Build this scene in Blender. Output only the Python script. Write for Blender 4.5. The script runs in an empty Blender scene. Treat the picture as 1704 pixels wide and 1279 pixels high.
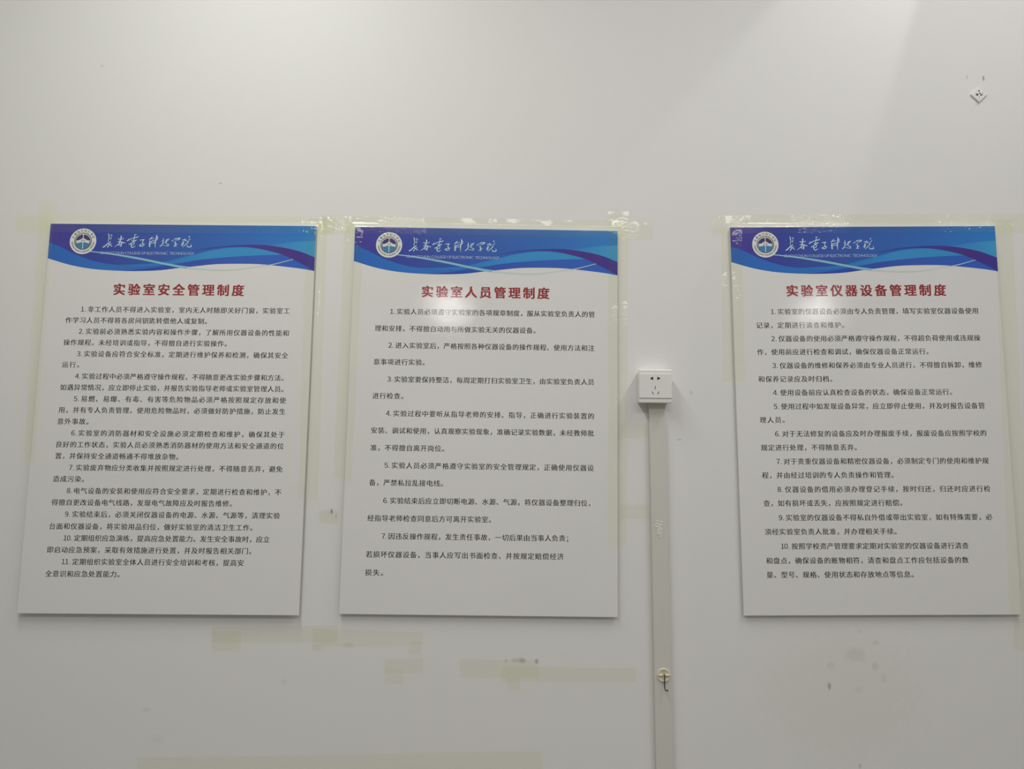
import bpy, bmesh, math, random
import numpy as np
from mathutils import Vector, Matrix, noise

# ------------------------------------------------------------------ scene, camera, light, exposure
S = bpy.context.scene
COL = S.collection
FPX, CAM_D, PITCH, ROLL, YAW = 1200.0, 1.8611, 0.10751, 0.00913, 0.00298
CAM_Z = 1.55
IW, IH = 1704.0, 1279.0
cy_, sy_, cp_, sp_ = math.cos(YAW), math.sin(YAW), math.cos(PITCH), math.sin(PITCH)
FWD = Vector((sy_*cp_, cy_*cp_, sp_))
_rt = Vector((cy_, -sy_, 0.0))
_up = _rt.cross(FWD)
RIGHT = _rt*math.cos(ROLL) + _up*math.sin(ROLL)
UP = -_rt*math.sin(ROLL) + _up*math.cos(ROLL)
CAM = Vector((0, -CAM_D, CAM_Z))
cam_data = bpy.data.cameras.new('camera')
cam_data.sensor_width = 36.0
cam_data.lens = FPX/IW*36.0
cam_data.clip_start = 0.05
cam = bpy.data.objects.new('camera', cam_data)
COL.objects.link(cam)
M = Matrix((RIGHT, UP, -FWD)).transposed().to_4x4()
M.translation = CAM
cam.matrix_world = M
S.camera = cam
S.view_settings.view_transform = 'Standard'
S.view_settings.look = 'None'
S.view_settings.exposure = 0.0
S.view_settings.gamma = 1.0
S.view_settings.use_curve_mapping = False
CEIL = 3.75
world = bpy.data.worlds.new('world'); S.world = world
world.use_nodes = True
world.node_tree.nodes['Background'].inputs[0].default_value = (1, 0.98, 0.95, 1)
world.node_tree.nodes['Background'].inputs[1].default_value = 0.0

def area(name, loc, sx, sy, watt, col=(1, 0.985, 0.95), shape='RECTANGLE', spread=180):
    d = bpy.data.lights.new(name, 'AREA'); d.shape = shape; d.size = sx
    if shape in ('RECTANGLE', 'ELLIPSE'): d.size_y = sy
    d.energy = watt; d.color = col; d.spread = math.radians(spread)
    o = bpy.data.objects.new(name, d); COL.objects.link(o); o.location = loc
    return o
# two tube lamps close to the wall, two lamps further back (the ones mirrored in the posters), an added fill panel in place of the room's other lamps
area('ceiling_tube', (-0.72, -1.25, 3.45), 0.08, 1.5, 23, (1.0, 1.0, 0.93))
area('ceiling_tube', (1.415, -1.25, CEIL-0.06), 0.08, 1.5, 22, (1.0, 0.98, 0.965))
area('ceiling_downlight', (-0.84, -7.75, CEIL-0.06), 0.30, 0.30, 26, (1, .985, .965), 'DISK')
area('ceiling_downlight', (4.15, -7.75, CEIL-0.06), 0.30, 0.30, 26, (1, .985, .965), 'DISK')
area('fill_panel', (0.4, -3.6, CEIL-0.05), 3.4, 1.2, 58, (1, .98, .955))
sd = bpy.data.lights.new('band_spot', 'SPOT'); sd.energy = 46; sd.color = (1, .975, .97)  # added spot, aimed to shape the diagonal light band on the wall
sd.spot_size = math.radians(23.5); sd.spot_blend = 0.30; sd.shadow_soft_size = 0.012
so = bpy.data.objects.new('band_spot', sd); COL.objects.link(so)
so.location = (1.415, -0.07, 3.63)
_ax = Vector((-math.sin(math.radians(30.3)), 0.0, -math.cos(math.radians(30.3))))
so.rotation_euler = _ax.to_track_quat('-Z', 'Y').to_euler()

# ------------------------------------------------------------------ measuring helpers
def at(px, py, Y=0.0):
    """point of the plane y = Y that was measured at this place of the photograph"""
    d = FWD + RIGHT*((px-IW/2)/FPX) + UP*((IH/2-py)/FPX)
    t = (Y-CAM.y)/d.y
    return CAM + d*t

def homography(src, dst):
    A = []; b = []
    for (x, y), (X, Y) in zip(src, dst):
        A.append([x, y, 1, 0, 0, 0, -X*x, -X*y]); b.append(X)
        A.append([0, 0, 0, x, y, 1, -Y*x, -Y*y]); b.append(Y)
    h = np.linalg.solve(np.array(A, float), np.array(b, float))
    return np.append(h, 1.0).reshape(3, 3)
def hmap(Hm, x, y):
    q = Hm @ np.array([x, y, 1.0]); return q[0]/q[2], q[1]/q[2]

# ------------------------------------------------------------------ materials
def lin(c):
    return tuple((v/255/12.92 if v/255 <= .04045 else ((v/255+.055)/1.055)**2.4) for v in c)
def new_mat(name):
    m = bpy.data.materials.new(name); m.use_nodes = True
    return m, m.node_tree.nodes, m.node_tree.links, m.node_tree.nodes['Principled BSDF']
def simple(name, col, rough=0.5, coat=0.0, metal=0.0, spec=0.5, bump=None, noise_amt=0.0, noise_scale=8):
    m, N, L, P = new_mat(name)
    P.inputs['Base Color'].default_value = (*col, 1)
    P.inputs['Roughness'].default_value = rough
    P.inputs['Metallic'].default_value = metal
    P.inputs['Specular IOR Level'].default_value = spec
    P.inputs['Coat Weight'].default_value = coat
    P.inputs['Coat Roughness'].default_value = 0.035
    tc = N.new('ShaderNodeTexCoord')
    if noise_amt:
        nz = N.new('ShaderNodeTexNoise'); nz.inputs['Scale'].default_value = noise_scale; nz.inputs['Detail'].default_value = 4
        mx = N.new('ShaderNodeMix'); mx.data_type = 'RGBA'
        mx.inputs['A'].default_value = (*[c*(1-noise_amt) for c in col], 1)
        mx.inputs['B'].default_value = (*[min(1, c*(1+noise_amt)) for c in col], 1)
        L.new(tc.outputs['Object'], nz.inputs['Vector']); L.new(nz.outputs['Fac'], mx.inputs['Factor'])
        L.new(mx.outputs['Result'], P.inputs['Base Color'])
    if bump:
        sc, st, dist = bump
        nz = N.new('ShaderNodeTexNoise'); nz.inputs['Scale'].default_value = sc; nz.inputs['Detail'].default_value = 3
        bp = N.new('ShaderNodeBump'); bp.inputs['Strength'].default_value = st; bp.inputs['Distance'].default_value = dist
        L.new(tc.outputs['Object'], nz.inputs['Vector']); L.new(nz.outputs['Fac'], bp.inputs['Height'])
        L.new(bp.outputs['Normal'], P.inputs['Normal'])
        if coat: L.new(bp.outputs['Normal'], P.inputs['Coat Normal'])
    return m

def plaster():
    """painted plaster with faint roller relief, old glue haze and small scuffs where the wall has them"""
    m, N, L, P = new_mat('wall_paint')
    P.inputs['Roughness'].default_value = 0.6
    P.inputs['Specular IOR Level'].default_value = 0.3
    tc = N.new('ShaderNodeTexCoord')
    base = (0.770, 0.764, 0.750)
    nz = N.new('ShaderNodeTexNoise'); nz.inputs['Scale'].default_value = 1.6; nz.inputs['Detail'].default_value = 5
    L.new(tc.outputs['Object'], nz.inputs['Vector'])
    mx = N.new('ShaderNodeMix'); mx.data_type = 'RGBA'
    mx.inputs['A'].default_value = (base[0]*.985, base[1]*.99, base[2]*.975, 1)
    mx.inputs['B'].default_value = (base[0]*1.01, base[1]*1.01, base[2]*1.02, 1)
    L.new(nz.outputs['Fac'], mx.inputs['Factor'])
    cur = mx.outputs['Result']
    wn = N.new('ShaderNodeTexNoise'); wn.inputs['Scale'].default_value = 55; wn.inputs['Detail'].default_value = 3
    L.new(tc.outputs['Object'], wn.inputs['Vector'])
    # x px, y px, half width px, half height px, strength, colour
    marks = [(170, 110, 2.6, 2.2, .35, (.30, .29, .27)), (367, 305, 3.4, 1.6, .45, (.25, .24, .22)),
             (552, 851, 2.2, 5, .8, (.07, .07, .06)), (559, 858, 1.5, 2.2, .5, (.2, .2, .18)),
             (1131, 731, 4.5, 2.0, .5, (.36, .35, .34)), (1150, 653, 3, 5, .3, (.4, .39, .37)),
             (868, 1098, 7, 5, .55, (.30, .30, .26)), (893, 1100, 3.2, 5, .6, (.28, .28, .25)), (856, 1098, 6, 4, .3, (.38, .37, .33)),
             (842, 1099, 1.8, 3, .45, (.4, .38, .33)),
             (1380, 1141, 3, 7, .65, (.22, .21, .19)), (1424, 1089, 20, 13, .22, (.42, .42, .37)),
             (1382, 1107, 8, 6, .2, (.42, .42, .37)), (1456, 1108, 6, 7, .25, (.40, .40, .35)), (1470, 1128, 6, 8, .2, (.40, .40, .35)),
             (1428, 1148, 10, 6, .15, (.42, .42, .38)), (1458, 1069, 8, 5, .18, (.42, .41, .38)), (1430, 1050, 6, 4, .13, (.42, .41, .38)),
             (1609, 128, 1.8, 5, .35, (.34, .33, .31)), (1636.5, 130, 1.9, 5.2, .75, (.18, .17, .16)), (1627, 174, 6, 1.8, .25, (.4, .39, .38)),
             (580, 1074, 9, 5, .2, (.40, .40, .36)), (527, 1078, 10, 6, .16, (.42, .41, .38)), (473, 1134, 5, 5, .2, (.44, .43, .40)),
             (244, 1180, 7, 4, .2, (.44, .43, .40)), (262, 1230, 12, 8, .1, (.44, .43, .40)), (1431, 1274, 2.5, 5, .4, (.3, .3, .27)),
             (1400, 1150, 150, 110, .16, (.60, .59, .46)), (548, 859, 20, 12, .22, (.64, .63, .50))]
    for (x, y, hw, hh, s, c) in marks:
        p = at(x, y)
        sub = N.new('ShaderNodeVectorMath'); sub.operation = 'SUBTRACT'; sub.inputs[1].default_value = p
        L.new(tc.outputs['Object'], sub.inputs[0])
        mul = N.new('ShaderNodeVectorMath'); mul.operation = 'MULTIPLY'
        mul.inputs[1].default_value = (651/hw, 0, 651/hh)
        L.new(sub.outputs[0], mul.inputs[0])
        ln = N.new('ShaderNodeVectorMath'); ln.operation = 'LENGTH'; L.new(mul.outputs[0], ln.inputs[0])
        ad = N.new('ShaderNodeMath'); ad.operation = 'MULTIPLY_ADD'; ad.inputs[1].default_value = 1.1; ad.inputs[2].default_value = -.55
        L.new(wn.outputs['Fac'], ad.inputs[0])
        a2 = N.new('ShaderNodeMath'); a2.operation = 'ADD'
        L.new(ln.outputs['Value'], a2.inputs[0]); L.new(ad.outputs[0], a2.inputs[1])
        mr = N.new('ShaderNodeMapRange'); mr.interpolation_type = 'SMOOTHSTEP'
        mr.inputs['From Min'].default_value = 1.25; mr.inputs['From Max'].default_value = .35
        mr.inputs['To Min'].default_value = 0; mr.inputs['To Max'].default_value = s
        L.new(a2.outputs[0], mr.inputs['Value'])
        k = N.new('ShaderNodeMix'); k.data_type = 'RGBA'
        L.new(mr.outputs['Result'], k.inputs['Factor']); L.new(cur, k.inputs['A']); k.inputs['B'].default_value = (*c, 1)
        cur = k.outputs['Result']
    L.new(cur, P.inputs['Base Color'])
    bn = N.new('ShaderNodeTexNoise'); bn.inputs['Scale'].default_value = 160; bn.inputs['Detail'].default_value = 3
    L.new(tc.outputs['Object'], bn.inputs['Vector'])
    bp = N.new('ShaderNodeBump'); bp.inputs['Strength'].default_value = .12; bp.inputs['Distance'].default_value = .0008
    L.new(bn.outputs['Fac'], bp.inputs['Height']); L.new(bp.outputs['Normal'], P.inputs['Normal'])
    return m

def tape_material(name, tint, bscale, bstr, gloss=1.0):
    m = bpy.data.materials.new(name); m.use_nodes = True
    N = m.node_tree.nodes; L = m.node_tree.links
    N.remove(N['Principled BSDF'])
    out = N['Material Output']
    tr = N.new('ShaderNodeBsdfTransparent')
    tc = N.new('ShaderNodeTexCoord')
    n1 = N.new('ShaderNodeTexNoise'); n1.inputs['Scale'].default_value = 14; n1.inputs['Detail'].default_value = 4
    L.new(tc.outputs['Object'], n1.inputs['Vector'])
    mx = N.new('ShaderNodeMix'); mx.data_type = 'RGBA'
    mx.inputs['A'].default_value = (*tint, 1); mx.inputs['B'].default_value = (*[min(1, t*1.02) for t in tint], 1)
    L.new(n1.outputs['Fac'], mx.inputs['Factor']); L.new(mx.outputs['Result'], tr.inputs['Color'])
    gl = N.new('ShaderNodeBsdfGlossy'); gl.inputs['Roughness'].default_value = 0.035
    gl.inputs['Color'].default_value = (1, 1, .97, 1)
    n2 = N.new('ShaderNodeTexNoise'); n2.inputs['Scale'].default_value = bscale; n2.inputs['Detail'].default_value = 3
    L.new(tc.outputs['Object'], n2.inputs['Vector'])
    bp = N.new('ShaderNodeBump'); bp.inputs['Strength'].default_value = bstr; bp.inputs['Distance'].default_value = .0015
    L.new(n2.outputs['Fac'], bp.inputs['Height']); L.new(bp.outputs['Normal'], gl.inputs['Normal'])
    gl.inputs['Color'].default_value = (.07*gloss, .07*gloss, .068*gloss, 1)
    ms = N.new('ShaderNodeAddShader')
    L.new(tr.outputs[0], ms.inputs[0]); L.new(gl.outputs[0], ms.inputs[1])
    L.new(ms.outputs[0], out.inputs['Surface'])
    return m

GL = dict(rough=.5, coat=1.0, spec=.2, bump=(330, .075, .0012))
M_WALL = plaster()
M_PLAIN = simple('room_paint', (.66, .65, .635), .6, bump=(120, .1, .001), noise_amt=.02)
M_CEIL = simple('ceiling_paint', (.80, .79, .77), .7, bump=(90, .1, .001), noise_amt=.02)
M_FLOOR = simple('floor_tile', (.30, .29, .27), .35, noise_amt=.08, bump=(30, .1, .001))
M_BOARD = simple('poster_white', (.770, .765, .750), noise_amt=.008, noise_scale=5, **GL)
M_TXT = simple('print_black', (.022, .019, .017), **GL)
M_RED = simple('print_red', (.33, .028, .036), **GL)
M_PALE = simple('print_pale_blue', (.62, .78, .86), **GL)
M_ENGL = simple('print_light_blue', (.50, .60, .82), **GL)
M_GHOST = simple('print_faint_aqua', (.60, .70, .72), **GL)
M_RIB = simple('print_aqua_ribbon', (.26, .56, .68), **GL)
M_EMB = simple('print_emblem_white', (.76, .77, .76), **GL)
M_EMBT = simple('print_emblem_olive', (.12, .13, .09), **GL)
M_EMBN = simple('print_emblem_navy', (.055, .045, .16), **GL)
M_EMBB = simple('print_emblem_blue', (.06, .22, .44), **GL)
def grad(name, stops):
    """printed left to right colour run over the poster's own width"""
    m = simple(name, (.1, .1, .5), **GL)
    N = m.node_tree.nodes; L = m.node_tree.links; P = N['Principled BSDF']
    tc = N.new('ShaderNodeTexCoord'); sx = N.new('ShaderNodeSeparateXYZ'); L.new(tc.outputs['Object'], sx.inputs[0])
    mr = N.new('ShaderNodeMapRange'); mr.inputs['From Min'].default_value = 0; mr.inputs['From Max'].default_value = .7
    L.new(sx.outputs['X'], mr.inputs['Value'])
    r = N.new('ShaderNodeValToRGB'); L.new(mr.outputs['Result'], r.inputs['Fac'])
    e = r.color_ramp.elements
    while len(e) < len(stops): e.new(.5)
    for el, (p, c) in zip(e, stops): el.position = p
    for el, (p, c) in zip(e, stops): el.color = (*[v/.77 for v in lin(c)], 1)
    L.new(r.outputs['Color'], P.inputs['Base Color'])
    return m
M_HEAD = grad('print_header_blue', [(0, (62, 52, 138)), (.15, (48, 58, 142)), (.45, (46, 82, 158)), (.75, (42, 98, 172)), (1, (42, 116, 184))])
M_SWEEP = grad('print_left_sweep', [(0, (34, 92, 172)), (.25, (38, 104, 178)), (.5, (40, 88, 168)), (1, (40, 80, 165))])
M_DARKSW = grad('print_dark_sweep', [(0, (38, 78, 165)), (.4, (36, 66, 158)), (.7, (48, 84, 168)), (1, (40, 90, 176))])
M_CRES = grad('print_cyan_crescent', [(0, (40, 110, 180)), (.45, (38, 112, 180)), (.6, (50, 130, 186)), (.85, (46, 132, 186)), (1, (45, 130, 190))])
M_PURP = grad('print_purple_sweep', [(0, (40, 62, 150)), (.55, (40, 70, 155)), (.7, (54, 54, 140)), (.88, (66, 44, 120)), (1, (58, 48, 135))])
M_FAN = grad('print_upper_fan', [(0, (40, 110, 180)), (.8, (42, 112, 182)), (1, (58, 142, 188))])

# ------------------------------------------------------------------ object helpers
def link(name, me, mat, parent=None):
    o = bpy.data.objects.new(name, me)
    COL.objects.link(o)
    if mat: me.materials.clear(); me.materials.append(mat)
    if parent is not None: o.parent = parent
    return o
def mesh(name, V, F, mat, parent=None, smooth=False):
    me = bpy.data.meshes.new(name); me.from_pydata([tuple(v) for v in V], [], F); me.update()
    if smooth:
        for p in me.polygons: p.use_smooth = True
    return link(name, me, mat, parent)
def tag(o, label, cat, group=None):
    o['label'] = label; o['category'] = cat
    if group: o['group'] = group
    return o
def empty(name, loc):
    o = bpy.data.objects.new(name, None); COL.objects.link(o); o.location = loc; o.empty_display_size = .05
    return o
def from_bm(name, bm, mat, parent=None, smooth=False):
    me = bpy.data.meshes.new(name); bm.to_mesh(me); bm.free()
    if smooth:
        for p in me.polygons: p.use_smooth = True
    return link(name, me, mat, parent)
def box(name, x0, x1, y0, y1, z0, z1, mat, parent=None, bevel=0.0, seg=3):
    bm = bmesh.new(); bmesh.ops.create_cube(bm, size=1)
    for v in bm.verts:
        v.co = Vector(((x0+x1)/2+v.co.x*(x1-x0), (y0+y1)/2+v.co.y*(y1-y0), (z0+z1)/2+v.co.z*(z1-z0)))
    if bevel: bmesh.ops.bevel(bm, geom=bm.edges[:], offset=bevel, segments=seg, profile=.5, affect='EDGES')
    return from_bm(name, bm, mat, parent)

# ------------------------------------------------------------------ room
RX0, RX1, RY0 = -1.85, 5.2, -9.6
def struct(o): o['kind'] = 'structure'; return o
struct(box('wall_back', RX0-.1, RX1+.1, 0.0, .12, -.0, CEIL, M_WALL))
M_LEFT = simple('left_wall_darkened', (.34, .34, .33), .6, noise_amt=.02)  # unseen side wall, set near and darkened to dim the left end
struct(box('wall_left', RX0-.12, RX0, RY0, 0.0, 0, CEIL, M_LEFT))
struct(box('wall_right', RX1, RX1+.12, RY0, 0.0, 0, CEIL, M_PLAIN))
struct(box('wall_front', RX0-.1, RX1+.1, RY0-.12, RY0, 0, CEIL, M_PLAIN))
struct(box('floor', RX0-.12, RX1+.12, RY0-.12, .12, -.1, 0, M_FLOOR))
struct(box('ceiling', RX0-.12, RX1+.12, RY0-.12, .12, CEIL, CEIL+.1, M_CEIL))

# ------------------------------------------------------------------ posters
FRONT = -0.0080      # printed face of the foam boards
BACKP = -0.0030
LEAN = (0.009, 0.005, 0.004)   # how much further the lower edge of each board stands off the wall
PW, PH = 0.70, 1.00
CORNERS = [
    [(84.4, 372), (526.3, 376), (496.9, 1023.7), (28.1, 1020.3)],
    [(591.1, 377), (1027.6, 384.1), (1028, 1026.8), (564.2, 1021.4)],
    [(1214.8, 378.1), (1655.4, 376), (1700.5, 1022.5), (1238, 1024.2)]]
LOCAL = [(0, 0), (PW, 0), (PW, PH), (0, PH)]
FR = []     # per poster: origin, (u,v)->(x,z), (px,py)->(u,v)
for c, lean in zip(CORNERS, LEAN):
    W4 = [at(x, y, FRONT-(lean if q > 1 else 0)) for q, (x, y) in enumerate(c)]
    org = Vector((W4[3].x, FRONT, W4[3].z))
    toxz = homography(LOCAL, [(w.x-org.x, w.z-org.z) for w in W4])
    px2uv = homography(c, LOCAL)
    FR.append((org, toxz, px2uv))
H1 = FR[0][2]
def uv1(px, py): return hmap(H1, px, py)

# header art, measured on the left poster and shared by all three
def curve_uv(pts):
    q = sorted(uv1(x, y) for x, y in pts)
    return np.array(q)
def hermite(P, xs):
    X, Y = P[:, 0], P[:, 1]
    d = np.diff(Y)/np.diff(X)
    m = np.empty_like(Y); m[0] = d[0]; m[-1] = d[-1]; m[1:-1] = (d[:-1]+d[1:])/2
    i = np.clip(np.searchsorted(X, xs)-1, 0, len(X)-2)
    h = X[i+1]-X[i]; t = np.clip((xs-X[i])/h, -.2, 1.2)
    return (2*t**3-3*t**2+1)*Y[i]+(t**3-2*t**2+t)*h*m[i]+(-2*t**3+3*t**2)*Y[i+1]+(t**3-t**2)*h*m[i+1]
def band(top, bot, x0=None, x1=None, n=72):
    T = curve_uv(top) if top is not None else None
    B = curve_uv(bot)
    a = x0 if x0 is not None else max(B[0, 0], T[0, 0] if T is not None else 0)
    b = x1 if x1 is not None else min(B[-1, 0], T[-1, 0] if T is not None else PW)
    xs = np.linspace(a, b, n)
    yb = hermite(B, xs); yt = hermite(T, xs) if T is not None else np.zeros(n)
    yt = np.minimum(yt, yb)
    V = [(x, y) for x, y in zip(xs, yt)]+[(x, y) for x, y in zip(xs, yb)]
    return V, [(i, i+n, i+n+1, i+1) for i in range(n-1)]
BOTTOM = [(79.3, 429.5), (116.8, 440.6), (152, 447), (196, 450.3), (231.3, 450.8), (266.5, 449.4), (296.4, 445.9), (319.7, 443.4),
          (356.3, 439.6), (394, 438.7), (431.5, 439.4), (469, 443), (506.6, 447.7), (523.7, 451)]
U_B = [(82.5, 403.6), (99.2, 409.8), (125.6, 423), (160.8, 435.3), (196, 440.6), (231, 439.7), (266.5, 442), (300, 440), (319.7, 438)]
ARC_LO = [(196, 441), (231, 442.8), (266.5, 441.5), (300, 437.4), (328, 432.7), (375, 428), (412.7, 425.5), (440, 424.3), (469, 423.6)]
ARC_UP = [(196, 440.6), (231, 439.7), (266.5, 436.5), (300, 429), (328, 422.3), (356.3, 415.8), (384.5, 412), (412.7, 411.5), (440.8, 415.8), (469, 423.3)]
F_TOP = [(205, 450), (231, 448), (266, 443.5), (300, 437.8), (328, 432.9), (375, 428.2), (412.7, 425.7), (440, 424.5), (469, 424), (497, 436.6), (523.7, 450.8)]
PUR_UP = [(320, 417.5), (356, 411), (384.5, 408.3), (412.7, 407), (440.8, 407.7), (469, 411.5), (497, 417.7), (523.9, 428)]
PUR_LO = [(320, 418.2), (356, 413.2), (384.5, 410.6), (412.7, 411.5), (440.8, 415.8), (469, 423.3), (497, 436.4), (523.7, 450.8)]
FAN_UP = [(440, 407.9), (455.9, 406.8), (487.8, 402.6), (523.9, 400.2)]
RIB_UP = [(128, 416.4), (152, 417.6), (196, 422.7), (231, 428.2), (275.3, 437.2), (296.4, 441), (312, 443.3)]
RIB_LO = [(128, 417.0), (152, 419.2), (196, 425.4), (231, 431.8), (275.3, 440.8), (296.4, 445), (312, 446.8)]
GHO_UP = [(296, 441.2), (312, 443.4), (328, 445.6), (365.7, 448.0), (394, 447.4), (431.5, 442.6), (450, 440.5)]
GHO_LO = [(296, 445), (312, 447), (328, 448.4), (365.7, 450.4), (394, 449.2), (431.5, 443.6), (450, 441.2)]
THIN_UP = [(431.5, 442.4), (450, 440.0), (487.8, 431.0)]
THIN_LO = [(431.5, 443.4), (450, 441.2), (487.8, 431.9)]
ART = [('header_band', band(None, BOTTOM, 0, PW), M_HEAD), ('header_sweep', band(U_B, BOTTOM, 0, None), M_SWEEP),
       ('header_sweep', band(F_TOP, BOTTOM, None, PW), M_DARKSW), ('header_sweep', band(ARC_UP, ARC_LO), M_CRES),
       ('header_sweep', band(FAN_UP, PUR_UP, None, PW), M_FAN), ('header_sweep', band(PUR_UP, PUR_LO, None, PW), M_PURP),
       ('header_ribbon', band(GHO_UP, GHO_LO), M_GHOST), ('header_ribbon', band(RIB_UP, RIB_LO), M_RIB),
       ('header_ribbon', band(THIN_UP, THIN_LO), M_GHOST)]

# hand-brushed college name, traced stroke by stroke: (x, y, width)
def A_(*p): return [(165+x/21.3, 385+y/21.3, w/21.3) for x, y, w in p]
def B_(*p): return [(240+x/18.93, 385+y/18.93, w/18.93) for x, y, w in p]
STROKES = [
 A_((328,70,14),(345,120,26),(350,170,28),(345,250,20),(328,320,18),(325,370,22)), A_((400,115,16),(430,128,28),(460,150,26)),
 A_((440,200,24),(405,220,24)), A_((388,262,24),(428,262,26)), A_((412,345,14),(380,390,28),(310,430,36),(220,510,36),(145,555,42)),
 A_((335,430,26),(352,470,24),(330,510,28),(298,560,34)), A_((445,432,18),(405,450,22),(372,482,20)), A_((365,450,14),(400,490,26),(455,525,24)),
 A_((775,150,20),(785,200,44),(762,300,34),(732,380,36),(680,450,26),(620,500,18),(540,550,8)), A_((665,262,22),(740,255,18)),
 A_((700,292,14),(760,285,18),(840,265,20),(888,238,14)), A_((645,382,10),(725,338,22)), A_((745,400,22),(800,372,32),(860,400,30),(928,405,18)),
 A_((700,430,28),(712,492,38)), A_((802,395,28),(790,460,38),(770,522,42)), A_((720,440,14),(790,438,14)), A_((722,482,14),(780,480,14)),
 A_((1245,115,18),(1322,108,20)), A_((1275,140,18),(1250,220,30),(1220,310,26),(1180,400,26)),
 A_((1398,172,10),(1330,210,36),(1220,225,20),(1100,280,24),(1000,325,44)), A_((1052,248,8),(1030,305,22)),
 A_((1155,320,14),(1205,345,20),(1320,303,26)), A_((1330,302,16),(1230,370,22),(1150,410,26),(1062,458,30)),
 A_((1165,405,28),(1135,480,30),(1150,545,30),(1200,562,28),(1292,515,10)), A_((1258,398,24),(1212,470,22),(1150,482,18)),
 A_((1452,308,20),(1592,290,36)), A_((1590,300,20),(1548,350,24),(1540,400,28),(1572,440,30),(1622,455,16)),
 A_((1590,452,20),(1500,462,22),(1438,490,34),(1480,522,28),(1560,512,24),(1592,462,18)),
 B_((262,172,16),(212,220,34),(163,258,22)), B_((322,214,18),(230,238,14)), B_((322,280,22),(240,310,20),(165,330,24)),
 B_((180,290,22),(172,360,38),(170,472,40)), B_((240,330,18),(200,395,20)), B_((262,372,20),(342,338,26)),
 B_((386,102,8),(395,160,38),(375,250,32),(352,330,38),(348,420,22),(345,515,5)), B_((395,130,10),(432,200,18),(400,275,14)),
 B_((600,210,14),(602,300,28),(585,380,26),(552,430,28),(500,470,32)), B_((555,306,12),(622,278,16)),
 B_((795,235,16),(712,260,26),(680,322,24)), B_((765,255,14),(700,330,20),(635,352,16)),
 B_((680,350,20),(702,390,16),(768,410,20),(742,452,22),(615,440,16)), B_((600,432,14),(748,466,16)),
 B_((870,296,22),(928,272,24)), B_((965,240,34),(1030,220,24),(1132,213,28),(1090,252,26),(998,278,12)),
 B_((942,347,20),(990,350,20),(985,400,42),(975,462,42)), B_((972,300,14),(985,350,14)), B_((935,466,26),(1008,465,28)), B_((990,415,12),(1048,405,16)),
 B_((1424,162,40),(1400,198,12)), B_((1210,272,22),(1302,243,20),(1270,292,18)), B_((1240,300,16),(1202,380,28),(1190,440,42)),
 B_((1256,338,14),(1218,425,22)), B_((1330,268,24),(1308,305,28)), B_((1458,225,18),(1400,282,14),(1350,330,8)),
 B_((1402,328,18),(1320,400,22),(1215,495,10)), B_((1358,310,14),(1392,342,16)),
 B_((1358,438,22),(1370,485,24),(1470,482,28),(1482,440,20),(1462,408,8))]
def stroke_mesh(pts, V, F):
    P = [np.array(uv1(x, y)) for x, y, w in pts]
    R = [w*.5/651*1.03 for x, y, w in pts]
    # resample with a smooth curve
    Q = []; n = len(P)
    for i in range(n-1):
        p0, p1, p2, p3 = P[max(i-1, 0)], P[i], P[i+1], P[min(i+2, n-1)]
        for k in range(4):
            t = k/4
            q = .5*((2*p1)+(-p0+p2)*t+(2*p0-5*p1+4*p2-p3)*t*t+(-p0+3*p1-3*p2+p3)*t**3)
            Q.append((q, R[i]*(1-t)+R[i+1]*t))
    Q.append((P[-1], R[-1]))
    b = len(V)
    for i, (q, r) in enumerate(Q):
        d = Q[min(i+1, len(Q)-1)][0]-Q[max(i-1, 0)][0]; d = d/(np.linalg.norm(d)+1e-9)
        nrm = np.array([-d[1], d[0]])
        V.append(tuple(q+nrm*r)); V.append(tuple(q-nrm*r))
    for i in range(len(Q)-1): F.append((b+2*i, b+2*i+1, b+2*i+3, b+2*i+2))
    for q, r, d in ((Q[0][0], Q[0][1], -1), (Q[-1][0], Q[-1][1], 1)):
        c = len(V); m = 8
        for k in range(m): V.append((q[0]+r*math.cos(2*math.pi*k/m), q[1]+r*math.sin(2*math.pi*k/m)))
        F.append(tuple(range(c, c+m)))
NAME_V, NAME_F = [], []
for s in STROKES: stroke_mesh(s, NAME_V, NAME_F)

# type setting with Blender's built-in font
_fc = bpy.data.curves.new('type', 'FONT'); _fc.resolution_u = 2
_fo = bpy.data.objects.new('type', _fc); COL.objects.link(_fo)
def glyphs(txt, spacing=1.0, bold=0.0):
    _fc.body = txt; _fc.space_character = spacing; _fc.offset = bold
    dg = bpy.context.evaluated_depsgraph_get(); dg.update()
    e = _fo.evaluated_get(dg); me = e.to_mesh()
    n = len(me.vertices); co = np.empty(n*3); me.vertices.foreach_get('co', co)
    V = co.reshape(-1, 3)[:, :2].copy(); F = [tuple(p.vertices) for p in me.polygons]
    e.to_mesh_clear()
    return V, F
def set_line(txt, u0, u1, vc, size, V, F, bold=0.0, cy=0.385):
    """text from u0 to u1 with its ideograph centre on v = vc (v runs down)"""
    w = (u1-u0)/size
    a, _ = glyphs(txt, 1.0, bold); wa = np.ptp(a[:, 0])
    b, _ = glyphs(txt, 1.2, bold); wb = np.ptp(b[:, 0])
    k = 1.0+.2*(w-wa)/max(wb-wa, 1e-6)
    k = min(max(k, .7), 1.6)
    G, FF = glyphs(txt, k, bold)
    ww = np.ptp(G[:, 0]); x = u0+(G[:, 0]-G[:, 0].min())*(u1-u0)/ww
    y = vc-(G[:, 1]-cy)*size
    o = len(V); V.extend(zip(x, y)); F.extend(tuple(i+o for i in f) for f in FF)

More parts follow.
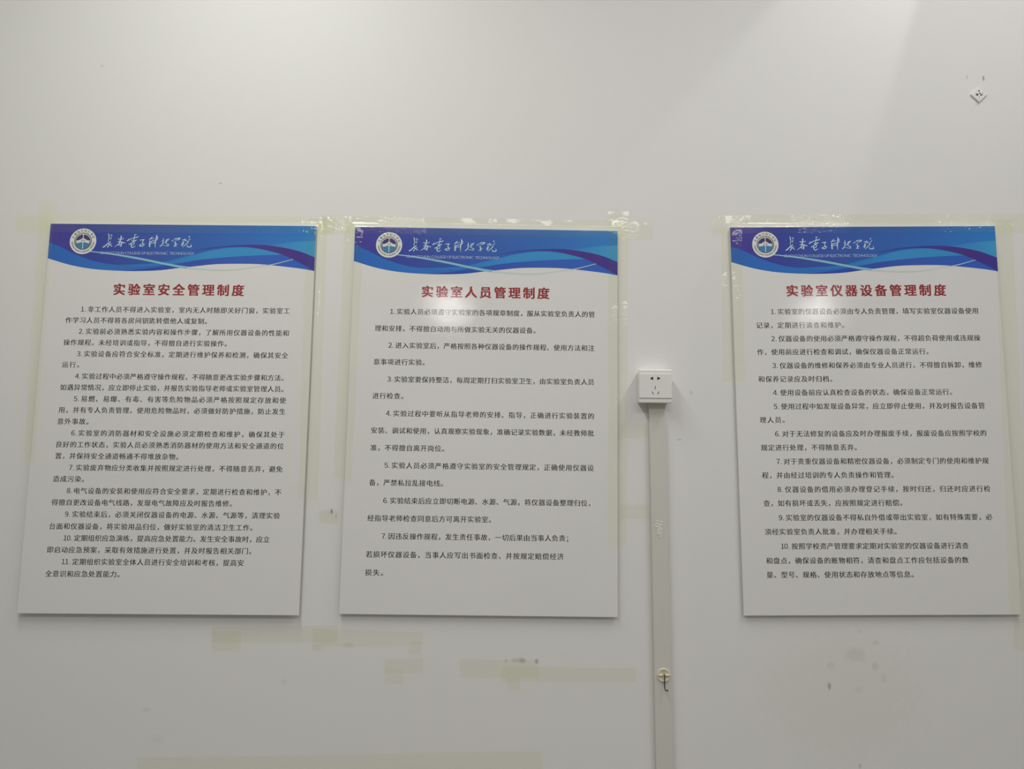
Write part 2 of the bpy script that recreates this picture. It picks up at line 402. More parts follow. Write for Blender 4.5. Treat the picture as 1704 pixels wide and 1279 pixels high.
def number_and_line(txt, u0, u1, vc, size, V, F):
    """a clause: half-width figures and point first, then the ideographs"""
    if '. ' in txt[:5]:
        num, rest = txt.split('. ', 1)
        adv = (u1-u0)/(len(rest)+(len(num)+1)*.5)
        for j, dgt in enumerate(num):
            G, FF = glyphs(chr(ord(dgt)-48+0xFF10))
            w = np.ptp(G[:, 0]); cx = u0+adv*(.22+.5*j)
            x = cx+(G[:, 0]-G[:, 0].min()-w/2)*size*.92; y = vc-(G[:, 1]-.37)*size*1.02
            o = len(V); V.extend(zip(x, y)); F.extend(tuple(i+o for i in f) for f in FF)
        G, FF = glyphs('.')
        x = u0+adv*(.5*len(num)+.08)+(G[:, 0]-G[:, 0].min())*size*.8; y = vc-(G[:, 1]-.37)*size
        o = len(V); V.extend(zip(x, y)); F.extend(tuple(i+o for i in f) for f in FF)
        u0 = u0+adv*(.5*len(num)+.5); txt = rest
    set_line(txt, u0, u1, vc, size, V, F)

TEXT = [
 dict(title=('实验室安全管理制度', 189, 406.5, 481), size=.0171, lines=[
  ('1. 非工作人员不得进入实验室，室内无人时随即关好门窗，实验室工', 134.9, 482, 514.1), ('作学习人员不得将各房间钥匙转借他人或复制。', 109.3, 344.4, 532.2),
  ('2. 实验前必须熟悉实验内容和操作步骤，了解所用仪器设备的性能和', 131.5, 480.4, 551), ('操作规程。未经培训或指导，不得擅自进行实验操作。', 106, 377.3, 569.2),
  ('3. 实验设备应符合安全标准，定期进行维护保养和检测，确保其安全', 128.5, 479.3, 588.3), ('运行。', 103.5, 131.8, 606.2),
  ('4. 实验过程中必须严格遵守操作规程，不得随意更改实验步骤和方法。', 125.7, 471.9, 625.5), ('如遇异常情况，应立即停止实验，并报告实验指导老师或实验室管理人员。', 100.5, 471.7, 644),
  ('5. 易燃、易爆、有毒、有害等危险物品必须严格按照规定存放和使', 123, 475.8, 663), ('用，并有专人负责管理。使用危险物品时，必须做好防护措施，防止发生', 97.7, 475, 681.5),
  ('意外事故。', 95.8, 147.4, 700.6), ('6. 实验室的消防器材和安全设施必须定期检查和维护，确保其处于', 118.7, 473.4, 720),
  ('良好的工作状态，实验人员必须熟悉消防器材的使用方法和安全通道的位', 93.9, 472, 739), ('置，并保持安全通道畅通不得堆放杂物。', 92.3, 296.7, 758),
  ('7. 实验废弃物应分类收集并按照规定进行处理，不得随意丢弃，避免', 115, 470, 777.5), ('造成污染。', 88.6, 140, 796.3),
  ('8. 电气设备的安装和使用应符合安全要求，定期进行检查和维护，不', 111.5, 468, 816), ('得擅自更改设备电气线路，发现电气故障应及时报告维修。', 86, 385.8, 835.2),
  ('9. 实验结束后，必须关闭仪器设备的电源、水源、气源等，清理实验', 108.5, 465.6, 855), ('台面和仪器设备，将实验用品归位，做好实验室的清洁卫生工作。', 82.7, 420, 875),
  ('10. 定期组织应急演练，提高应急处置能力。发生安全事故时，应立', 106, 448.4, 894.6), ('即启动应急预案，采取有效措施进行处置，并及时报告相关部门。', 78.7, 418, 914),
  ('11. 定期组织实验室全体人员进行安全培训和考核，提高安', 102.7, 405.4, 934), ('全意识和应急处置能力。', 75.5, 199, 954)]),
 dict(title=('实验室人员管理制度', 701.9, 914.6, 484.6), size=.0174, lines=[
  ('1. 实验人员必须遵守实验室的各项规章制度，服从实验室负责人的管', 649.4, 989.5, 517.8), ('理和安排，不得擅自动用与所做实验无关的仪器设备。', 624, 891, 545.7),
  ('2. 进入实验室后，严格按照各种仪器设备的操作规程、使用方法和注', 646.7, 989, 574), ('意事项进行实验。', 622, 706.5, 601.5),
  ('3. 实验室要保持整洁，每周定期打扫实验室卫生，由实验室负责人员', 645, 988.3, 630.5), ('进行检查。', 620, 671, 658),
  ('4. 实验过程中要听从指导老师的安排、指导，正确进行实验装置的', 642.8, 988.3, 687.3), ('安装、调试和使用，认真观察实验现象，准确记录实验数据，未经教师批', 617.8, 988.3, 715.5),
  ('准，不得擅自离开岗位。', 616.7, 739, 744.3), ('5. 实验人员必须严格遵守实验室的安全管理规定，正确使用仪器设', 640, 988, 773.7),
  ('备，严禁私拉乱接电线。', 614.5, 737, 802.3), ('6. 实验结束后应立即切断电源、水源、气源，将仪器设备整理归位，', 638, 982, 832.3),
  ('经指导老师检查同意后方可离开实验室。', 611.7, 817, 861.5), ('7. 因违反操作规程，发生责任事故，一切后果由当事人负责；', 635.4, 945.5, 891.5),
  ('若损坏仪器设备，当事人应写出书面检查、并按规定赔偿经济', 609, 938, 921.7), ('损失。', 607.7, 637.5, 952)]),
 dict(title=('实验室仪器设备管理制度', 1308.8, 1574.4, 483.5), size=.0174, lines=[
  ('1. 实验室的仪器设备必须由专人负责管理，填写实验室仪器设备使用', 1282.8, 1627.2, 518.3), ('记录，定期进行清查和维护。', 1258.5, 1404.4, 541),
  ('2. 仪器设备的使用必须严格遵守操作规程，不得超负荷使用或违规操', 1283.9, 1631.1, 563.3), ('作，使用前应进行检查和调试，确保仪器设备正常运行。', 1260.2, 1544.8, 585.5),
  ('3. 仪器设备的维修和保养必须由专业人员进行，不得擅自拆卸，维修', 1285.8, 1634, 608), ('和保养记录应及时归档。', 1262, 1384.5, 630.5),
  ('4. 使用设备前应认真检查设备的状态，确保设备正常运行。', 1287, 1584, 653), ('5. 使用过程中如发现设备异常，应立即停止使用，并及时报告设备管', 1288, 1638.4, 676),
  ('理人员。', 1264.5, 1305.5, 698.5), ('6. 对于无法修复的设备应及时办理报废手续，报废设备应按照学校的', 1290, 1641.3, 721.5),
  ('规定进行处理，不得随意丢弃。', 1266.5, 1425.5, 744.5), ('7. 对于贵重仪器设备和精密仪器设备，必须制定专门的使用和维护规', 1292.3, 1645, 767.5),
  ('程，并由经过培训的专人负责操作和管理。', 1268.3, 1486.7, 790.5), ('8. 仪器设备的借用必须办理登记手续，按时归还，归还时应进行检', 1294, 1647.8, 814),
  ('查，如有损坏或丢失，应按照规定进行赔偿。', 1270.6, 1501, 837), ('9. 实验室的仪器设备不得私自外借或带出实验室，如有特殊需要，必', 1296.2, 1651, 861),
  ('须经实验室负责人批准，并办理相关手续。', 1273, 1491.7, 884.5), ('10. 按照学校资产管理要求定期对实验室的仪器设备进行清查', 1299.6, 1611.6, 908.5),
  ('和盘点，确保设备的账物相符，清查和盘点工作应包括设备的数', 1275, 1611.6, 932.5), ('量、型号、规格、使用状态和存放地点等信息。', 1276, 1520, 956)])]

# emblem: ring with lettering round a building under a spire
def disc(r, n=64, c=(0, 0)):
    return [(c[0]+r*math.cos(2*math.pi*k/n), c[1]+r*math.sin(2*math.pi*k/n)) for k in range(n)], [tuple(range(n))]
def ring(r0, r1, n=72, a0=0, a1=2*math.pi):
    V = []; 
    for k in range(n+1):
        a = a0+(a1-a0)*k/n
        V += [(r0*math.cos(a), r0*math.sin(a)), (r1*math.cos(a), r1*math.sin(a))]
    return V, [(2*k, 2*k+1, 2*k+3, 2*k+2) for k in range(n)]
def arc_text(txt, r, a0, a1, size, inward, bold=0.02):
    """letters on a circle; v runs down, angles clockwise from 3 o'clock"""
    V, F = [], []
    for i, ch in enumerate(txt):
        if ch == ' ': continue
        a = a0+(a1-a0)*(i+.5)/len(txt)
        G, FF = glyphs(ch, 1, bold)
        x = (G[:, 0]-(G[:, 0].min()+G[:, 0].max())/2)*size; y = (G[:, 1]-.36)*size
        out = np.array([math.cos(a), math.sin(a)]); tan = np.array([-math.sin(a), math.cos(a)])
        if inward: tan = -tan; out_ = -out
        else: out_ = out
        b = len(V)
        for p, q in zip(x, y): V.append(tuple(out*r+tan*p+out_*q))
        F.extend(tuple(k+b for k in f) for f in FF)
    return V, F
ER = 22.6/651
EM = {}
EM['emblem_disc'] = (disc(ER), M_EMB, 0)
EM['inner_ring'] = (ring(ER*.60, ER*.665), M_EMBT, 1)
up_ = [(ER*.575*math.cos(a), ER*.575*math.sin(a)+ER*.04) for a in np.linspace(math.pi, 2*math.pi, 32)]
EM['emblem_sky'] = ((up_, [tuple(range(32))]), M_EMBN, 2)
dn_ = [(ER*.575*math.cos(a), ER*.575*math.sin(a)+ER*.04) for a in np.linspace(0, math.pi, 32)]
EM['emblem_water'] = ((dn_, [tuple(range(32))]), M_EMBB, 2)
bl = [(-.53, -.05), (-.30, -.08), (-.12, -.20), (0, -.25), (.12, -.20), (.30, -.08), (.53, -.05), (.50, .17), (.30, .11), (.12, .09), (0, .085), (-.12, .09), (-.30, .11), (-.50, .17)]
EM['emblem_building'] = (([(x*ER, y*ER) for x, y in bl], [(0, 1, 12, 13), (1, 2, 11, 12), (2, 3, 10, 11), (3, 4, 9, 10), (4, 5, 8, 9), (5, 6, 7, 8)]), M_EMB, 3)
EM['emblem_spire'] = (([(-.028*ER, -.58*ER), (.028*ER, -.58*ER), (.024*ER, .58*ER), (-.024*ER, .58*ER)], [(0, 1, 2, 3)]), M_EMB, 4)
colV, colF = [], []
for cx, w, h0, h1 in ((-.14, .02, -.14, .1), (-.08, .02, -.16, .1), (.08, .02, -.16, .1), (.14, .02, -.14, .1), (0, .05, -.12, -.02), (-.49, .03, 0, .26), (.49, .03, 0, .26)):
    b = len(colV); colV += [((cx-w/2)*ER, h0*ER), ((cx+w/2)*ER, h0*ER), ((cx+w/2)*ER, h1*ER), ((cx-w/2)*ER, h1*ER)]; colF.append((b, b+1, b+2, b+3))
EM['emblem_columns'] = ((colV, colF), M_EMBT, 5)
t1 = arc_text('长春电子科技学院', ER*.81, math.radians(193), math.radians(347), ER*.20, False)
t2 = arc_text('CHANGCHUN COLLEGE OF ELECTRONIC TECHNOLOGY', ER*.81, math.radians(176), math.radians(4), ER*.135, True, .03)
EM['emblem_lettering'] = ((t1[0]+t2[0], t1[1]+[tuple(i+len(t1[0]) for i in f) for f in t2[1]]), M_EMBT, 2)

def flat(name, V, F, i, layer, mat, parent):
    """lay a print of poster i (u, v) on its face, a few hundredths of a millimetre per ink layer"""
    toxz = FR[i][1]
    P = []
    for n_, (u, v) in enumerate(V):
        x, z = hmap(toxz, u, v); P.append((x, -0.00003*(layer[n_] if isinstance(layer, list) else layer), z))
    me = bpy.data.meshes.new(name); me.from_pydata(P, [], F)
    # every print faces the room
    flip = False
    me.update()
    bm = bmesh.new(); bm.from_mesh(me)
    for f in bm.faces:
        if f.normal.y > 0: f.normal_flip()
    bm.to_mesh(me); bm.free()
    return link(name, me, mat, parent)

LABELS = ['white foam-board poster with blue wave header, lettered 实验室安全管理制度, leftmost of three',
          'white foam-board poster with blue wave header, lettered 实验室人员管理制度, in the middle',
          'white foam-board poster with blue wave header, lettered 实验室仪器设备管理制度, rightmost of three']
EMC = [(138.3, 401.3), (647.5, 407.4), (1180+569/6.086, 340+407/6.086)]
def shift(V, du, dv): return [(u+du, v+dv) for u, v in V]
for i in range(3):
    org, toxz, p2u = FR[i]
    r = empty('poster', org)
    r.location.y -= LEAN[i]; r.rotation_euler.x = math.atan2(LEAN[i], PH)*-1.0
    tag(r, LABELS[i], 'poster', 'rule posters taped to the wall')
    # board
    bm = bmesh.new()
    fv = [bm.verts.new((*[hmap(toxz, u, v)[0]], 0, hmap(toxz, u, v)[1])) for u, v in LOCAL]
    bv = [bm.verts.new((v.co.x, -BACKP*0+(BACKP-FRONT), v.co.z)) for v in fv]
    bm.faces.new(fv); bm.faces.new(bv[::-1])
    for a in range(4): bm.faces.new((fv[a], bv[a], bv[(a+1) % 4], fv[(a+1) % 4]))
    bmesh.ops.recalc_face_normals(bm, faces=bm.faces[:])
    bmesh.ops.bevel(bm, geom=bm.edges[:], offset=.0006, segments=2, affect='EDGES')
    from_bm('board', bm, M_BOARD, r)
    lay = 1
    for nm, (V, F), mt in ART:
        flat(nm, V, F, i, lay, mt, r); lay += 1
    # the emblem sits where the photograph shows it on this poster; the lettering moves with it
    eu, ev = hmap(p2u, *EMC[i]); e0 = uv1(*EMC[0]); du, dv = eu-e0[0], ev-e0[1]
    flat('college_name', shift(NAME_V, du, dv), NAME_F, i, 11, M_PALE, r)
    V, F = [], []
    a, b = uv1(167.1, 420.3), uv1(323.2, 421.5)
    set_line('CHANGCHUN COLLEGE OF ELECTRONIC  TECHNOLOGY', a[0]+du, b[0]+du, a[1]+dv, .0105, V, F, -.005, .36)
    flat('english_name', V, F, i, 11, M_ENGL, r)
    em = None
    for nm, ((V, F), mt, l) in EM.items():
        o = flat(nm if em else 'emblem', shift(V, eu, ev), F, i, 12+l, mt, em or r)
        if em is None: em = o
    t, x0, x1, yc = TEXT[i]['title']
    V, F = [], []
    a, b = hmap(p2u, x0, yc), hmap(p2u, x1, yc)
    set_line(t, a[0]+.0011, b[0]-.0011, a[1], .0325, V, F)
    # the heavy face: the same outline laid down five times, a stroke's thickening apart
    VV, FF, LL = [], [], []
    for q, (ddx, ddy) in enumerate(((0, 0), (-.0011, -.0006), (.0011, -.0006), (-.0011, .0006), (.0011, .0006))):
        o = len(VV); VV += [(x+ddx, y+ddy) for x, y in V]; FF += [tuple(k_+o for k_ in f) for f in F]; LL += [2+q*.6]*len(V)
    flat('title_text', VV, FF, i, LL, M_RED, r)
    V, F = [], []
    slope = (CORNERS[i][2][1]-CORNERS[i][3][1]+CORNERS[i][1][1]-CORNERS[i][0][1])/2/450
    for (t, x0, x1, yc) in TEXT[i]['lines']:
        a, b = hmap(p2u, x0, yc), hmap(p2u, x1, yc+slope*(x1-x0))
        number_and_line(t, a[0], b[0], a[1], TEXT[i]['size'], V, F)
    VV, FF, LL = [], [], []
    for q, ddx in enumerate((-.0003, .0003)):
        o = len(VV); VV += [(x+ddx, y) for x, y in V]; FF += [tuple(k_+o for k_ in f) for f in F]; LL += [2+q*.8]*len(V)
    flat('body_text', VV, FF, i, LL, M_TXT, r)
bpy.data.objects.remove(_fo); bpy.data.curves.remove(_fc)

# ------------------------------------------------------------------ adhesive tape
T_CLEAR = tape_material('clear_tape', (.946, .951, .906), 45, .08, .75)
T_OLD = tape_material('aged_tape', (.951, .953, .916), 90, .12, .4)
T_WRK = tape_material('wrinkled_tape', (.975, .985, .945), 150, .55)
INV = [(f[0], np.linalg.inv(f[1])) for f in FR]
def face_height(x, z):
    """how far the tape stands off the wall here: flat on a board, a slope past its edge, flat on the wall"""
    best = 0.0004
    for (org, inv), lean in zip(INV, LEAN):
        u, v = hmap(inv, x-org.x, z-org.z)
        d = max(-u, u-PW, -v, v-PH)
        fr_ = -FRONT+lean*min(max(v/PH, 0), 1)
        if d <= 0.0006: h = fr_+0.0034
        elif d < .013: h = 0.0004+(fr_+.0030)*(1-(d-.0006)/.0124)**1.4
        else: h = 0
        best = max(best, h)
    return best
def tape(label, q, mat, wr=(), amp=.00025, cell=.005, over_trunk=False, zoff=0.0):
    C4 = [at(x, y) for x, y in q]
    L1 = ((C4[1]-C4[0]).length+(C4[2]-C4[3]).length)/2; L2 = ((C4[3]-C4[0]).length+(C4[2]-C4[1]).length)/2
    nx, nz = max(2, int(L1/cell)), max(2, int(L2/cell))
    org = sum(C4, Vector())/4; org.y = 0
    V = []; wp = [(at(x, y), r/651, a) for x, y, r, a in wr]
    for j in range(nz+1):
        for i in range(nx+1):
            s, t = i/nx, j/nz
            p = (C4[0]*(1-s)+C4[1]*s)*(1-t)+(C4[3]*(1-s)+C4[2]*s)*t
            if i in (0, nx) or j in (0, nz):     # slightly torn edge
                p = p+Vector((noise.noise(p*90), 0, noise.noise(p*90+Vector((7, 3, 1)))))*.0008
            a = amp*noise.noise(p*26)
            for w, r, k in wp:
                d = (Vector((p.x-w.x, 0, p.z-w.z))).length/r
                if d < 1: a += k*(1-d*d)*(1.1*abs(noise.noise(p*130))+.8*abs(noise.noise(p*290))+.45*abs(noise.noise(p*620))+1.2*abs(noise.noise(Vector((p.x*38, 0, p.z*210)))))
            h = face_height(p.x, p.z)+max(-.0002, a)+zoff
            V.append((p.x-org.x, -h, p.z-org.z))
    F = [(j*(nx+1)+i, (j+1)*(nx+1)+i, (j+1)*(nx+1)+i+1, j*(nx+1)+i+1) for j in range(nz) for i in range(nx)]
    o = mesh('tape_strip', V, F, mat, smooth=True)
    o.location = org
    return tag(o, label, 'tape')
tape('clear tape strip along the top edge of the left poster', [(27, 357), (556, 361), (556, 391), (27, 388)], T_CLEAR, [(512, 371, 26, .0016), (578, 366, 22, .0012), (420, 382, 22, .0005)], cell=.0014)
tape('yellowed clear tape down the left edge of the left poster', [(66, 335), (96, 338), (64, 767), (40, 767)], T_CLEAR, [(50, 757, 10, .0012), (64, 650, 20, .0008)])
tape('clear tape strip down the right edge of the left poster', [(512, 363), (545, 363), (529, 831), (500, 831)], T_CLEAR, [(524, 385, 18, .0012), (518, 695, 12, .001), (526, 772, 8, .001)], zoff=.0003, cell=.002)
tape('clear tape strip down the left edge of the middle poster', [(574, 364), (607, 364), (587, 800), (555, 792)], T_CLEAR, [(590, 400, 22, .0008), (583, 716, 8, .001), (583, 758, 14, .0008)], zoff=.0003, cell=.002)
tape('wrinkled clear tape along the top edge of the middle poster', [(533, 358), (1086, 369), (1086, 400), (533, 389)], T_CLEAR, [(560, 366, 26, .0016), (665, 368, 42, .0034), (690, 384, 22, .0026), (1040, 385, 26, .0016), (820, 371, 8, .001)], cell=.0014)
tape('clear tape strip down the right edge of the middle poster', [(1012, 352), (1046, 352), (1042, 905), (1010, 905)], T_CLEAR, [(1036, 380, 18, .0020), (1038, 525, 26, .0030), (1028, 612, 8, .001), (1034, 757, 8, .001)], zoff=.0003, cell=.002)
tape('short clear tape piece left of the conduit just below the socket', [(1031, 704), (1079, 704), (1079, 728), (1031, 728)], T_OLD, zoff=.0006)
tape('lower short tape piece between the middle poster and the conduit', [(1031, 839), (1081, 839), (1081, 863), (1031, 863)], T_OLD, zoff=.0006)
tape('crinkled clear tape along the top edge of the right poster', [(1186, 359), (1790, 354), (1790, 387), (1186, 391)], T_CLEAR, [(1192, 364, 16, .0014), (1228, 370, 18, .0010), (1360, 368, 46, .0022), (1395, 368, 24, .0026), (1590, 366, 38, .0038), (1630, 364, 34, .0040), (1682, 372, 34, .0042), (1640, 382, 22, .0024)], cell=.0014)
tape('clear tape strip down the left edge of the right poster', [(1200, 380), (1232, 380), (1237, 634), (1203, 634)], T_CLEAR, [(1228, 400, 16, .0010), (1212, 470, 20, .0012), (1228, 490, 18, .0008), (1232, 610, 8, .001)], zoff=.0003, cell=.002)
tape('wide clear tape strip down the right edge of the right poster', [(1651, 366), (1684, 366), (1716, 1026), (1674, 1026)], T_CLEAR, [(1653, 412, 20, .0016), (1673, 410, 16, .0012), (1650, 390, 14, .001)], zoff=.0003, cell=.002)
tape('aged tape stub on the wall below the right poster’s lower right corner', [(1687, 1029), (1730, 1029), (1730, 1082), (1685, 1082)], T_OLD)
tape('aged tape strip just below the lower right corner of the left poster', [(353, 1042), (562, 1040), (562, 1068), (353, 1069)], T_OLD, [(460, 1055, 10, .0006)])
tape('short aged tape layer under the left end of the strip below the left poster', [(353, 1050), (402, 1050), (400, 1083), (351, 1083)], T_OLD, zoff=.0002)
tape('wrinkled aged tape strip below the left corner of the middle poster', [(520, 1045), (704, 1052), (704, 1072), (520, 1076)], T_OLD, [(556, 1058, 26, .0012), (590, 1060, 20, .001)], cell=.003, zoff=.0003)
tape('short upright aged tape scrap at the right end of the wrinkled strip', [(683, 1066), (702, 1066), (700, 1088), (681, 1088)], T_OLD, zoff=.0004)
tape('small folded aged tape patch below the middle poster’s left part', [(640, 1095), (704, 1095), (704, 1119), (640, 1119)], T_OLD)
tape('square aged tape scrap hanging under the small tape patch', [(640, 1112), (671, 1112), (671, 1138), (640, 1138)], T_OLD, zoff=.0002)
tape('aged tape piece below the middle poster, left half of the long pair', [(766, 1096), (897, 1098), (897, 1128), (766, 1127)], T_OLD)
tape('long aged tape strip below the middle poster, ending near the conduit', [(834, 1108), (1059, 1112), (1059, 1135), (834, 1134)], T_OLD, zoff=.0002)
tape('tiny upright aged tape scrap under the long strip below the middle poster', [(843, 1128), (865, 1128), (865, 1150), (843, 1150)], T_OLD, zoff=.0003)
tape('long aged tape strip low on the wall at the bottom edge of the photo', [(228, 1260), (901, 1249), (905, 1290), (228, 1300)], T_OLD, [(750, 1278, 14, .0012), (815, 1278, 10, .001), (450, 1262, 20, .0004)], cell=.005)
tape('faint square tape remnant between the left and middle posters', [(531, 848), (563, 848), (562, 871), (531, 871)], T_OLD)

# ------------------------------------------------------------------ conduit (cable trunking)
M_PVC = simple('yellowed_pvc', (.635, .622, .575), .42, noise_amt=.03, noise_scale=9)
M_PVC2 = simple('white_pvc', (.74, .735, .705), .38, noise_amt=.01)
TD = .016
tl, tr = at(1080.3, 690, -TD), at(1107.3, 690, -TD)
bl_, br_ = at(1091.8, 1268, -TD), at(1121.2, 1268, -TD)
k = (bl_.x-tl.x)/(bl_.z-tl.z); k2 = (br_.x-tr.x)/(br_.z-tr.z)
ztop = at(1090, 660, -TD).z; zbot = 0.04
def tx(z): return tl.x+k*(z-tl.z), tr.x+k2*(z-tr.z)
tr_root = empty('cable_trunking', ((tx(zbot)[0]+tx(zbot)[1])/2, 0, zbot))
tag(tr_root, 'beige plastic cable trunking running down the wall from the socket', 'trunking')
def trunk(name, prof, mat, parent):
    """prof: list of (fraction across, y)"""
    V = []; n = len(prof)
    zs = [zbot, .5, 1.0, 1.4, ztop]
    for z in zs:
        a, b = tx(z)
        for s, y in prof: V.append((a+(b-a)*s-tr_root.location.x, y, z-zbot))
    F = [(j*n+i, j*n+(i+1) % n, (j+1)*n+(i+1) % n, (j+1)*n+i) for j in range(len(zs)-1) for i in range(n)]
    F += [tuple(range(n))[::-1], tuple((len(zs)-1)*n+i for i in range(n))]
    o = mesh(name, V, F, mat, parent)
    bm = bmesh.new(); bm.from_mesh(o.data); bmesh.ops.recalc_face_normals(bm, faces=bm.faces[:]); bm.to_mesh(o.data); bm.free()
    return o
trunk('trunking_base', [(.0, -.0002), (.0, -TD+.006), (.03, -TD+.006), (.03, -.002), (.97, -.002), (.97, -TD+.006), (1., -TD+.006), (1., -.0002)], M_PVC, tr_root)
trunk('trunking_cover', [(-.012, -TD+.0062), (-.012, -TD+.0022), (.03, -TD+.0004), (.10, -TD), (.90, -TD), (.97, -TD+.0004), (1.012, -TD+.0022), (1.012, -TD+.0062)], M_PVC, tr_root)
# torn clear residue on the cover
rp = at(1097, 880, -TD)
bm = bmesh.new()
random.seed(4)
n = 26; ring_ = []
outl = [(-7, -14), (5, -15), (6, -11), (4, -4), (5, 3), (6, 8), (4, 13), (1, 15), (-1, 11), (-4, 8), (-5, 0), (-8, -5), (-8, -10)]
NX, NZ = 32, 64
def inside(x, y, P):
    c = False; j = len(P)-1
    for i in range(len(P)):
        if ((P[i][1] > y) != (P[j][1] > y)) and x < (P[j][0]-P[i][0])*(y-P[i][1])/(P[j][1]-P[i][1])+P[i][0]: c = not c
        j = i
    return c
vm = {}
for j in range(NZ+1):
    for i in range(NX+1):
        x, y = -9+i*16/NX, -16+j*32/NZ
        if inside(x, y, outl):
            a = .0004+.0022*abs(noise.noise(Vector((x*.35, y*.5, 2))))
            vm[(i, j)] = bm.verts.new((x/651, -a, -y/651))
for (i, j) in list(vm):
    q = [(i, j), (i, j+1), (i+1, j+1), (i+1, j)]
    if all(t in vm for t in q): bm.faces.new([vm[t] for t in q])
bmesh.ops.delete(bm, geom=[v for v in bm.verts if not v.link_faces], context='VERTS')
M_RES = simple('dried_glue', (.70, .70, .64), .25, coat=.8)
o = from_bm('tape_scrap', bm, M_RES, None, True); o.location = (rp.x, -TD, rp.z)
tag(o, 'torn whitish tape scrap stuck on the conduit below the socket', 'tape')

# ------------------------------------------------------------------ socket
SD = .043
c0, c1 = at(1063.0, 613.8, -SD), at(1119.2, 670.5, -SD)
SWX, SWZ = c1.x-c0.x, c0.z-c1.z
so_ = empty('wall_socket', ((c0.x+c1.x)/2, 0, c1.z))
tag(so_, 'white surface-mounted five-hole power socket above the conduit', 'socket')
M_SOCK = simple('socket_plastic', (.80, .795, .77), .28, coat=.25)
M_HOLE = simple('socket_slot_black', (.012, .011, .010), .6)
hw = SWX/2
box('back_box', -hw+.003, hw-.003, -.033, -.0003, .003, SWZ-.003, M_SOCK, so_, .0025)
box('frame', -hw, hw, -SD+.0015, -.0332, 0, SWZ, M_SOCK, so_, .0030, 4)
box('face_panel', -hw+.0006, hw-.0006, -SD-.0008, -SD+.002, .0125, SWZ-.0115, M_SOCK, so_, .0007, 2)
yf = -SD-.0008
def prism(name, pts, y0, y1, mat, parent):
    n = len(pts); V = [(x, y0, z) for x, z in pts]+[(x, y1, z) for x, z in pts]
    F = [tuple(range(n)), tuple(range(2*n-1, n-1, -1))]+[(i, n+i, n+(i+1) % n, (i+1) % n) for i in range(n)]
    o = mesh(name, V, F, mat, parent)
    bm = bmesh.new(); bm.from_mesh(o.data); bmesh.ops.recalc_face_normals(bm, faces=bm.faces[:]); bm.to_mesh(o.data); bm.free()
    return o
def spx(x, y):
    p = at(x, y, yf); return (p.x-so_.location.x, p.z-so_.location.z)
def Z1(x, y): return spx(1040+x/11.63, 590+y/11.63)
for P in ([(492, 450), (500, 442), (520, 440), (524, 432), (546, 428), (546, 488), (524, 484), (520, 474), (500, 472), (492, 464)],
          [(678, 450), (672, 442), (650, 440), (646, 434), (624, 428), (624, 488), (646, 482), (650, 476), (672, 472), (678, 464)],
          [(580, 606), (592, 606), (592, 662), (580, 662)], [(518, 714), (529, 710), (558, 762), (547, 768)], [(650, 710), (662, 715), (638, 768), (626, 762)]):
    prism('slot', [Z1(*p) for p in P], yf-.0002, yf+.001, M_HOLE, so_)
cx_, cz_ = Z1(586, 634)
V, F = ring(.0030, .0036, 24)
mesh('earth_rim', [(cx_+a*1.0, yf-.0003, cz_+b*1.35) for a, b in V], F, simple('earth_rim_white', (.84, .835, .80), .3), so_)

# ------------------------------------------------------------------ adhesive hook
M_CREAM = simple('cream_plastic', (.74, .70, .52), .3, coat=.6)
M_STEEL = simple('dark_steel', (.06, .055, .045), .35, metal=.7)
hp = at(1104.8, 1123.5, -TD-.004)
hk = empty('adhesive_hook', (hp.x, -TD, hp.z)); tag(hk, 'small round cream adhesive hook with dark metal hook on the conduit', 'hook')
def lathe(prof, n=40):
    V = []; 
    for r, y in prof:
        for k_ in range(n): V.append((r*math.cos(2*math.pi*k_/n), y, r*math.sin(2*math.pi*k_/n)))
    F = [(j*n+i, j*n+(i+1) % n, (j+1)*n+(i+1) % n, (j+1)*n+i) for j in range(len(prof)-1) for i in range(n)]
    return V, F
R_ = 10.9/657
V, F = lathe([(R_*.98, -.0001), (R_, -.0015), (R_*.97, -.0030), (R_*.90, -.0036), (R_*.84, -.0033), (R_*.80, -.0026), (.0001, -.0024)])
o = mesh('disc_base', V, F, M_CREAM, hk, True)
bm = bmesh.new(); bm.from_mesh(o.data); bmesh.ops.recalc_face_normals(bm, faces=bm.faces[:]); bm.to_mesh(o.data); bm.free()
bm = bmesh.new()
for s in (-1, 1):
    Mx = Matrix.Translation((s*.0075, -.0040, .0008)) @ Matrix.Rotation(math.pi/2, 4, 'Y')
    bmesh.ops.create_cone(bm, cap_ends=True, segments=16, radius1=.0026, radius2=.0026, depth=.0105, matrix=Mx)
    bmesh.ops.create_cone(bm, cap_ends=True, segments=16, radius1=.0026 if s > 0 else .0008, radius2=.0008 if s > 0 else .0026, depth=.003,
                          matrix=Matrix.Translation((s*.0142, -.0040, .0008)) @ Matrix.Rotation(math.pi/2, 4, 'Y'))
bmesh.ops.scale(bm, vec=(1, 1, .85), verts=bm.verts[:])
from_bm('hinge_bar', bm, M_CREAM, hk, True)
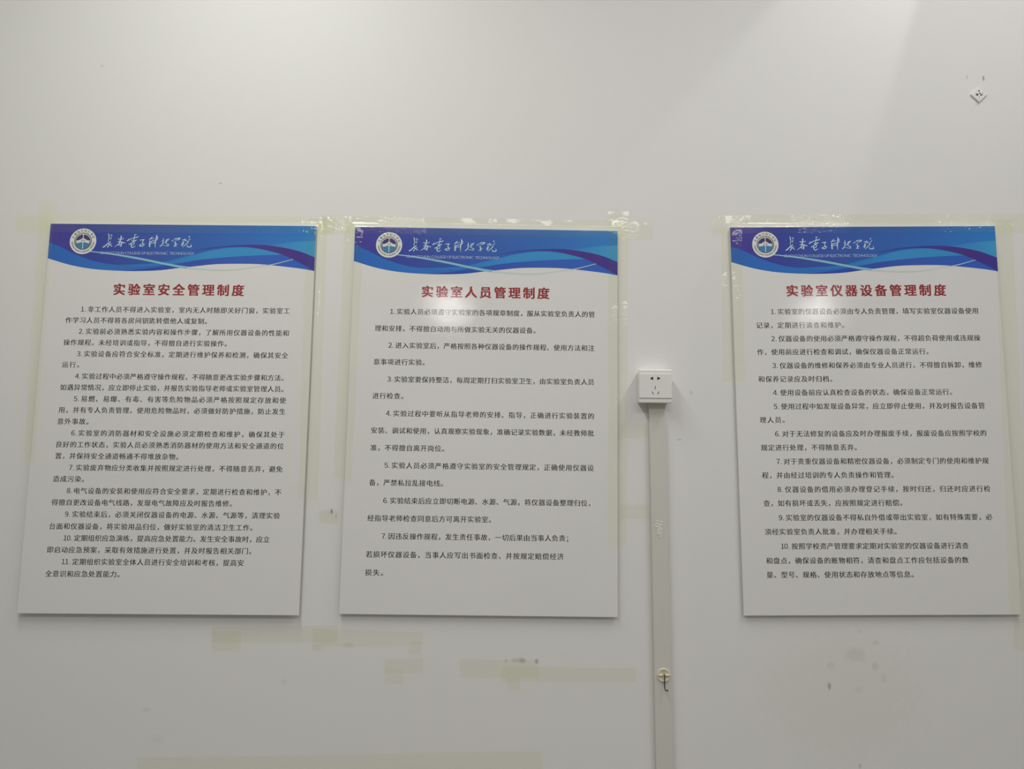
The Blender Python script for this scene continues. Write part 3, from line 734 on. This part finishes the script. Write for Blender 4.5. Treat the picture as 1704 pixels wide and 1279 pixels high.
def tube(name, pts, r, mat, parent, n=10):
    cu = bpy.data.curves.new(name, 'CURVE'); cu.dimensions = '3D'; cu.bevel_depth = r; cu.bevel_resolution = 3; cu.use_fill_caps = True
    sp = cu.splines.new('NURBS'); sp.points.add(len(pts)-1); sp.use_endpoint_u = True; sp.order_u = 3; sp.resolution_u = 5
    for q, p in zip(sp.points, pts): q.co = (*p, 1)
    t = bpy.data.objects.new('t', cu); COL.objects.link(t)
    dg = bpy.context.evaluated_depsgraph_get(); dg.update()
    me = bpy.data.meshes.new_from_object(t.evaluated_get(dg)); me.name = name
    bpy.data.objects.remove(t); bpy.data.curves.remove(cu)
    for p in me.polygons: p.use_smooth = True
    return link(name, me, mat, parent)
tube('metal_hook', [(.0008, -.0055, .0030), (.0010, -.0075, .0022), (.0009, -.0085, -.002), (.0006, -.0085, -.012), (.0004, -.0085, -.021), (.0004, -.0085, -.0275),
                    (.0015, -.012, -.0325), (.0040, -.017, -.0330), (.0062, -.0195, -.0300)], .00145, M_STEEL, hk)

# ------------------------------------------------------------------ little square plate at upper right
M_PAD = simple('pad_white', (.83, .82, .80), .35, coat=.3)
M_PADK = simple('pad_dark_print', (.09, .085, .08), .5)
pc = at(1629.8, 157.2, -.004)
pd = empty('adhesive_pad', (pc.x, 0, pc.z)); tag(pd, 'small white square adhesive pad turned on its corner, high on the wall', 'pad')
def ZP(x, y):
    p = at(1590+x/16, 110+y/16, -.004); return (p.x-pc.x, p.z-pc.z)
cor = [ZP(630, 546), ZP(852, 752), ZP(640, 960), ZP(405, 745)]
bm = bmesh.new()
fv = [bm.verts.new((x, -.004, z)) for x, z in cor]; bv = [bm.verts.new((x, -.0002, z)) for x, z in cor]
bm.faces.new(fv); bm.faces.new(bv[::-1])
for a in range(4): bm.faces.new((fv[a], bv[a], bv[(a+1) % 4], fv[(a+1) % 4]))
bmesh.ops.recalc_face_normals(bm, faces=bm.faces[:])
bmesh.ops.bevel(bm, geom=bm.edges[:], offset=.0008, segments=2, affect='EDGES')
from_bm('pad_plate', bm, M_PAD, pd)
dk = []
def pad_mark(pts): prism('dark_mark', [ZP(*p) for p in pts], -.0043, -.0039, M_PADK, pd)
pad_mark([(625+20*math.cos(a), 657+20*math.sin(a)) for a in np.linspace(0, 2*math.pi, 12, endpoint=False)])
pad_mark([(540, 740), (560, 728), (600, 735), (612, 760), (598, 786), (556, 786), (542, 765)])
pad_mark([(615, 722), (640, 708), (668, 712), (672, 732), (640, 742)])
pad_mark([(655, 748), (712, 740), (722, 775), (690, 784), (655, 778)])
pad_mark([(626, 790), (634, 790), (636, 850), (628, 850)])
pad_mark([(632, 882), (646, 882), (646, 896), (632, 896)])
pad_mark([(712, 704), (734, 702), (736, 716), (714, 718)])
